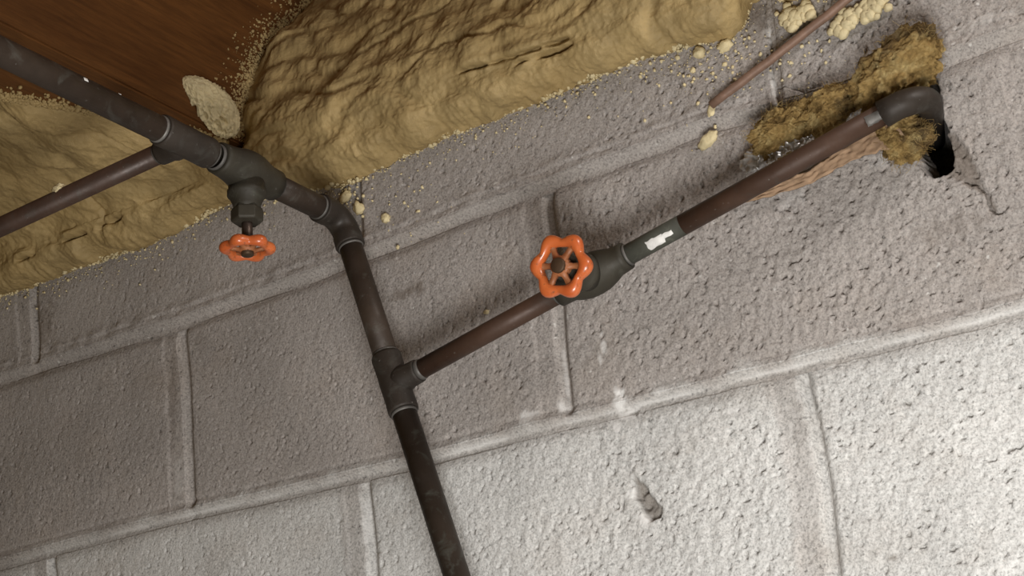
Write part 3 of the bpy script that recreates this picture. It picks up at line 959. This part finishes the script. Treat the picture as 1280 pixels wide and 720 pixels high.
def patch(name, c, axis, r, length, ang0, ang1, mat, parent, seed, th=.0004):   # thin fleck wrapped on a pipe
    x, y, d = frame(axis)
    nu, nv = 10, 8
    V = []
    for i in range(nu):
        for j in range(nv):
            t = (i / (nu - 1) - .5) * length
            t += .10 * length * float(pn(j * .35, seed, i * .2))
            a = ang0 + (ang1 - ang0) * (j / (nv - 1)) + .25 * (ang1 - ang0) * float(pn(i * .33, seed + 3, j * .1))
            edge = i in (0, nu - 1) or j in (0, nv - 1)
            V.append(c + d * t + (x * math.cos(a) + y * math.sin(a)) * (r + (0 if edge else th)))
    return mesh_obj(name, V, grid_faces(nu, nv), mat, parent)
def ang_of(axis, v):
    x, y, d = frame(axis); return math.atan2(v @ y, v @ x)
def patch_at(px, axis, c0, r, length, half, mat, name, seed):
    d = axis / np.linalg.norm(axis)
    # nearest point of the pipe axis to the viewing ray
    q = FW + RT * (px[0] - 640) / FPX + DN * (px[1] - 360) / FPX; q /= np.linalg.norm(q)
    nrm = np.cross(d, q); 
    w = c0 - CAM
    t = (np.cross(q, nrm) @ w) / -(np.cross(q, nrm) @ d)
    P = c0 + d * t
    # side offset seen from the camera
    s = (CAM + q * ((P - CAM) @ q)) - P
    v = s + (-q) * math.sqrt(max(r * r - s @ s, 1e-9))
    v = v - d * (v @ d)
    a = ang_of(axis, v)
    return patch(name, P, axis, r + .0001, length, a - half, a + half, mat, pipes, seed)
patch_at((823, 301), bdir, VC, RB, .0145, .48, PAINT, 'paint_fleck', 1.3)
patch_at((836, 292), bdir, VC, RB, .012, .22, PAINT, 'paint_fleck', 2.3)
patch_at((102, 98), out, T1, RM, .004, .14, PAINT, 'paint_fleck', 4.1)
patch_at((150, 117), out, T1, RM, .002, .10, PAINT, 'paint_fleck', 5.1)
patch_at((517, 480), bdir, Tee2, RB + .0006, .004, .4, PAINT, 'solder_drip', 6.1)
patch_at((1095, 146), bdir, VC, RB, .013, .5, SOLDER, 'paint_fleck', 7.1)
# foam crumb on the side pipe
c = T1 + Ldir * ((at(78, 236, zT) - T1) @ Ldir) + np.array([0, RB * .75, .003])
tag(lump('foam_crumb', c, .0055, .0055, .005, FOAM_PALE, 40.2, .4, .4, 1.6, 3), 'cream foam crumb perched on the thin side pipe at far left', 'foam', 'foam crumbs stuck to the wall')

# ------------------------------------------------------------------ glass wool round the hole
def wool_tuft(px, rx, ry, rz, z, rot, seed, label, dirt_dir):
    s = 1 / 1480.
    c = at(px[0], px[1], z)
    dd = np.array(dirt_dir, float)
    def af(Q, V):
        e = sstep(.22, .85, V @ dd + .7 * fbm(V[:, 0] * 2.5 + seed, V[:, 1] * 2.5, V[:, 2] * 2.5, 3))
        return {'dirt_shade': .85 * e}
    o = lump('insulation_tuft', c, rx * s, ry * s, rz * s, WOOL, seed, rot, .30, 1.9, 6, None, af, .22)
    tag(o, label, 'insulation', 'glass wool tufts')
    # loose fibres standing out of the tuft
    me = o.data
    r = np.random.default_rng(int(seed * 10))
    cu = bpy.data.curves.new('fibers', 'CURVE'); cu.dimensions = '3D'
    cu.bevel_depth = .00012; cu.bevel_resolution = 0
    nv = len(me.vertices)
    for i in range(800):
        v = me.vertices[int(r.integers(nv))]
        p = v.co.copy(); nrm = v.normal
        t = Vector(r.normal(size=3)); t = (t - nrm * t.dot(nrm) * .8).normalized()
        L = r.uniform(.003, .009)
        q0 = p - nrm * .001
        q1 = p + t * L * .5 + nrm * r.uniform(.0004, .002)
        q2 = p + t * L + nrm * r.uniform(-.0005, .002) + Vector(r.normal(size=3)) * .001
        sp = cu.splines.new('POLY'); sp.points.add(2)
        for k, q in enumerate((q0, q1, q2)): sp.points[k].co = (*q, 1)
    cu.materials.append(WOOL)
    f = bpy.data.objects.new('fibers', cu); COL.objects.link(f); f.parent = o
    f['kind'] = 'stuff'
    return o
wool_tuft((1122, 88), 52, 34, 26, .022, .45, 2.3, 'largest yellow glass wool tuft, brown on top, above the pipe end', (.35, .85, .1))
wool_tuft((1035, 138), 32, 22, 20, .020, .50, 5.7, 'brownish glass wool tuft in the middle, along the top of the brown pipe', (.5, -.3, .2))
wool_tuft((981, 163), 40, 24, 20, .018, .30, 8.9, 'olive yellow glass wool tuft furthest left, above the brown pipe', (.2, .8, -.3))
wool_tuft((1131, 170), 27, 26, 20, .016, .3, 11.4, 'olive glass wool tuft under the pipe end beside the dark hole', (.6, -.5, .1))

def ribbon(name, pts, widths, z, mat, label, cat, seed, crum=.003, th=.0012):
    P = np.array([at(x, y, zz) for (x, y), zz in zip(pts, z)])
    m = 60; s = np.linspace(0, len(P) - 1, m); i = np.clip(s.astype(int), 0, len(P) - 2); t = (s - i)[:, None]
    C = P[i] * (1 - t) + P[i + 1] * t
    Wd = np.interp(s, np.arange(len(P)), widths) / 1480.
    T = np.gradient(C, axis=0); T /= np.linalg.norm(T, axis=1)[:, None]
    S = np.cross(np.array([0, 0, 1.0]), T); S /= np.linalg.norm(S, axis=1)[:, None]
    nw = 12
    w = np.linspace(-1, 1, nw)
    top = C[:, None] + S[:, None] * (w[None, :, None] * Wd[:, None, None] * (1 + .25 * pn(s[:, None] * 4, w[None] * 1.5, seed))[..., None])
    hgt = crum * fbm(s[:, None] * 3.2, w[None] * 2.2, seed, 3)
    top[..., 2] += hgt
    bot = top.copy(); bot[..., 2] -= th
    V = np.concatenate([top.reshape(-1, 3), bot.reshape(-1, 3)])
    F = [grid_faces(m, nw), grid_faces(m, nw, m * nw, True)]
    idx = np.arange(m * nw).reshape(m, nw)
    ring_ = np.concatenate([idx[:, 0], idx[-1, 1:], idx[-2::-1, -1], idx[0, -2:0:-1]])
    n2 = np.roll(ring_, -1)
    F.append(np.stack([ring_, ring_ + m * nw, n2 + m * nw, n2], 1))
    return tag(mesh_obj(name, V, np.concatenate(F), mat), label, cat)
ribbon('paper_strip', [(1122, 156), (1108, 170), (1080, 182), (1045, 200), (1010, 222), (965, 238), (925, 252)], [17, 15, 11, 9, 8, 6, 2], [.030, .026, .018, .012, .009, .007, .005], PAPER,
       'torn tan paper facing strip below the brown pipe, right end', 'paper', 3.3)
ribbon('foil_strip', [(958, 200), (975, 189), (1000, 179), (1016, 171)], [7, 7, 5, 2], [.020, .024, .026, .026], FOIL, 'crinkled silver foil strip above the brown pipe', 'foil', 6.1, .006, .0004)
o = lump('foil_scrap', at(941, 201, .012), .0085, .0075, .006, FOIL, 21.5, .3, .5, 2.2, 4)
tag(o, 'small crumpled silver foil scrap at the left end of the insulation', 'foil')

# ------------------------------------------------------------------ thin rod at the top
R0, R1 = at(889, 132, .006), at(1066, -6, .012)
dr = (R1 - R0) / np.linalg.norm(R1 - R0)
k = 14
path = [R0 + (R1 - R0) * (i / (k - 1)) * 1.35 + np.array([0, .0012, .0006]) * float(pn(i * .6, 2.2)) for i in range(k)]
tag(sweep('thin_rod', [path[0]] + path, [.0012] + [.0035 + .0004 * float(pn(i * 1.3, 8.)) for i in range(k)], ROD, None, 14), 'thin reddish brown rod slanting up the wall at the top', 'rod')
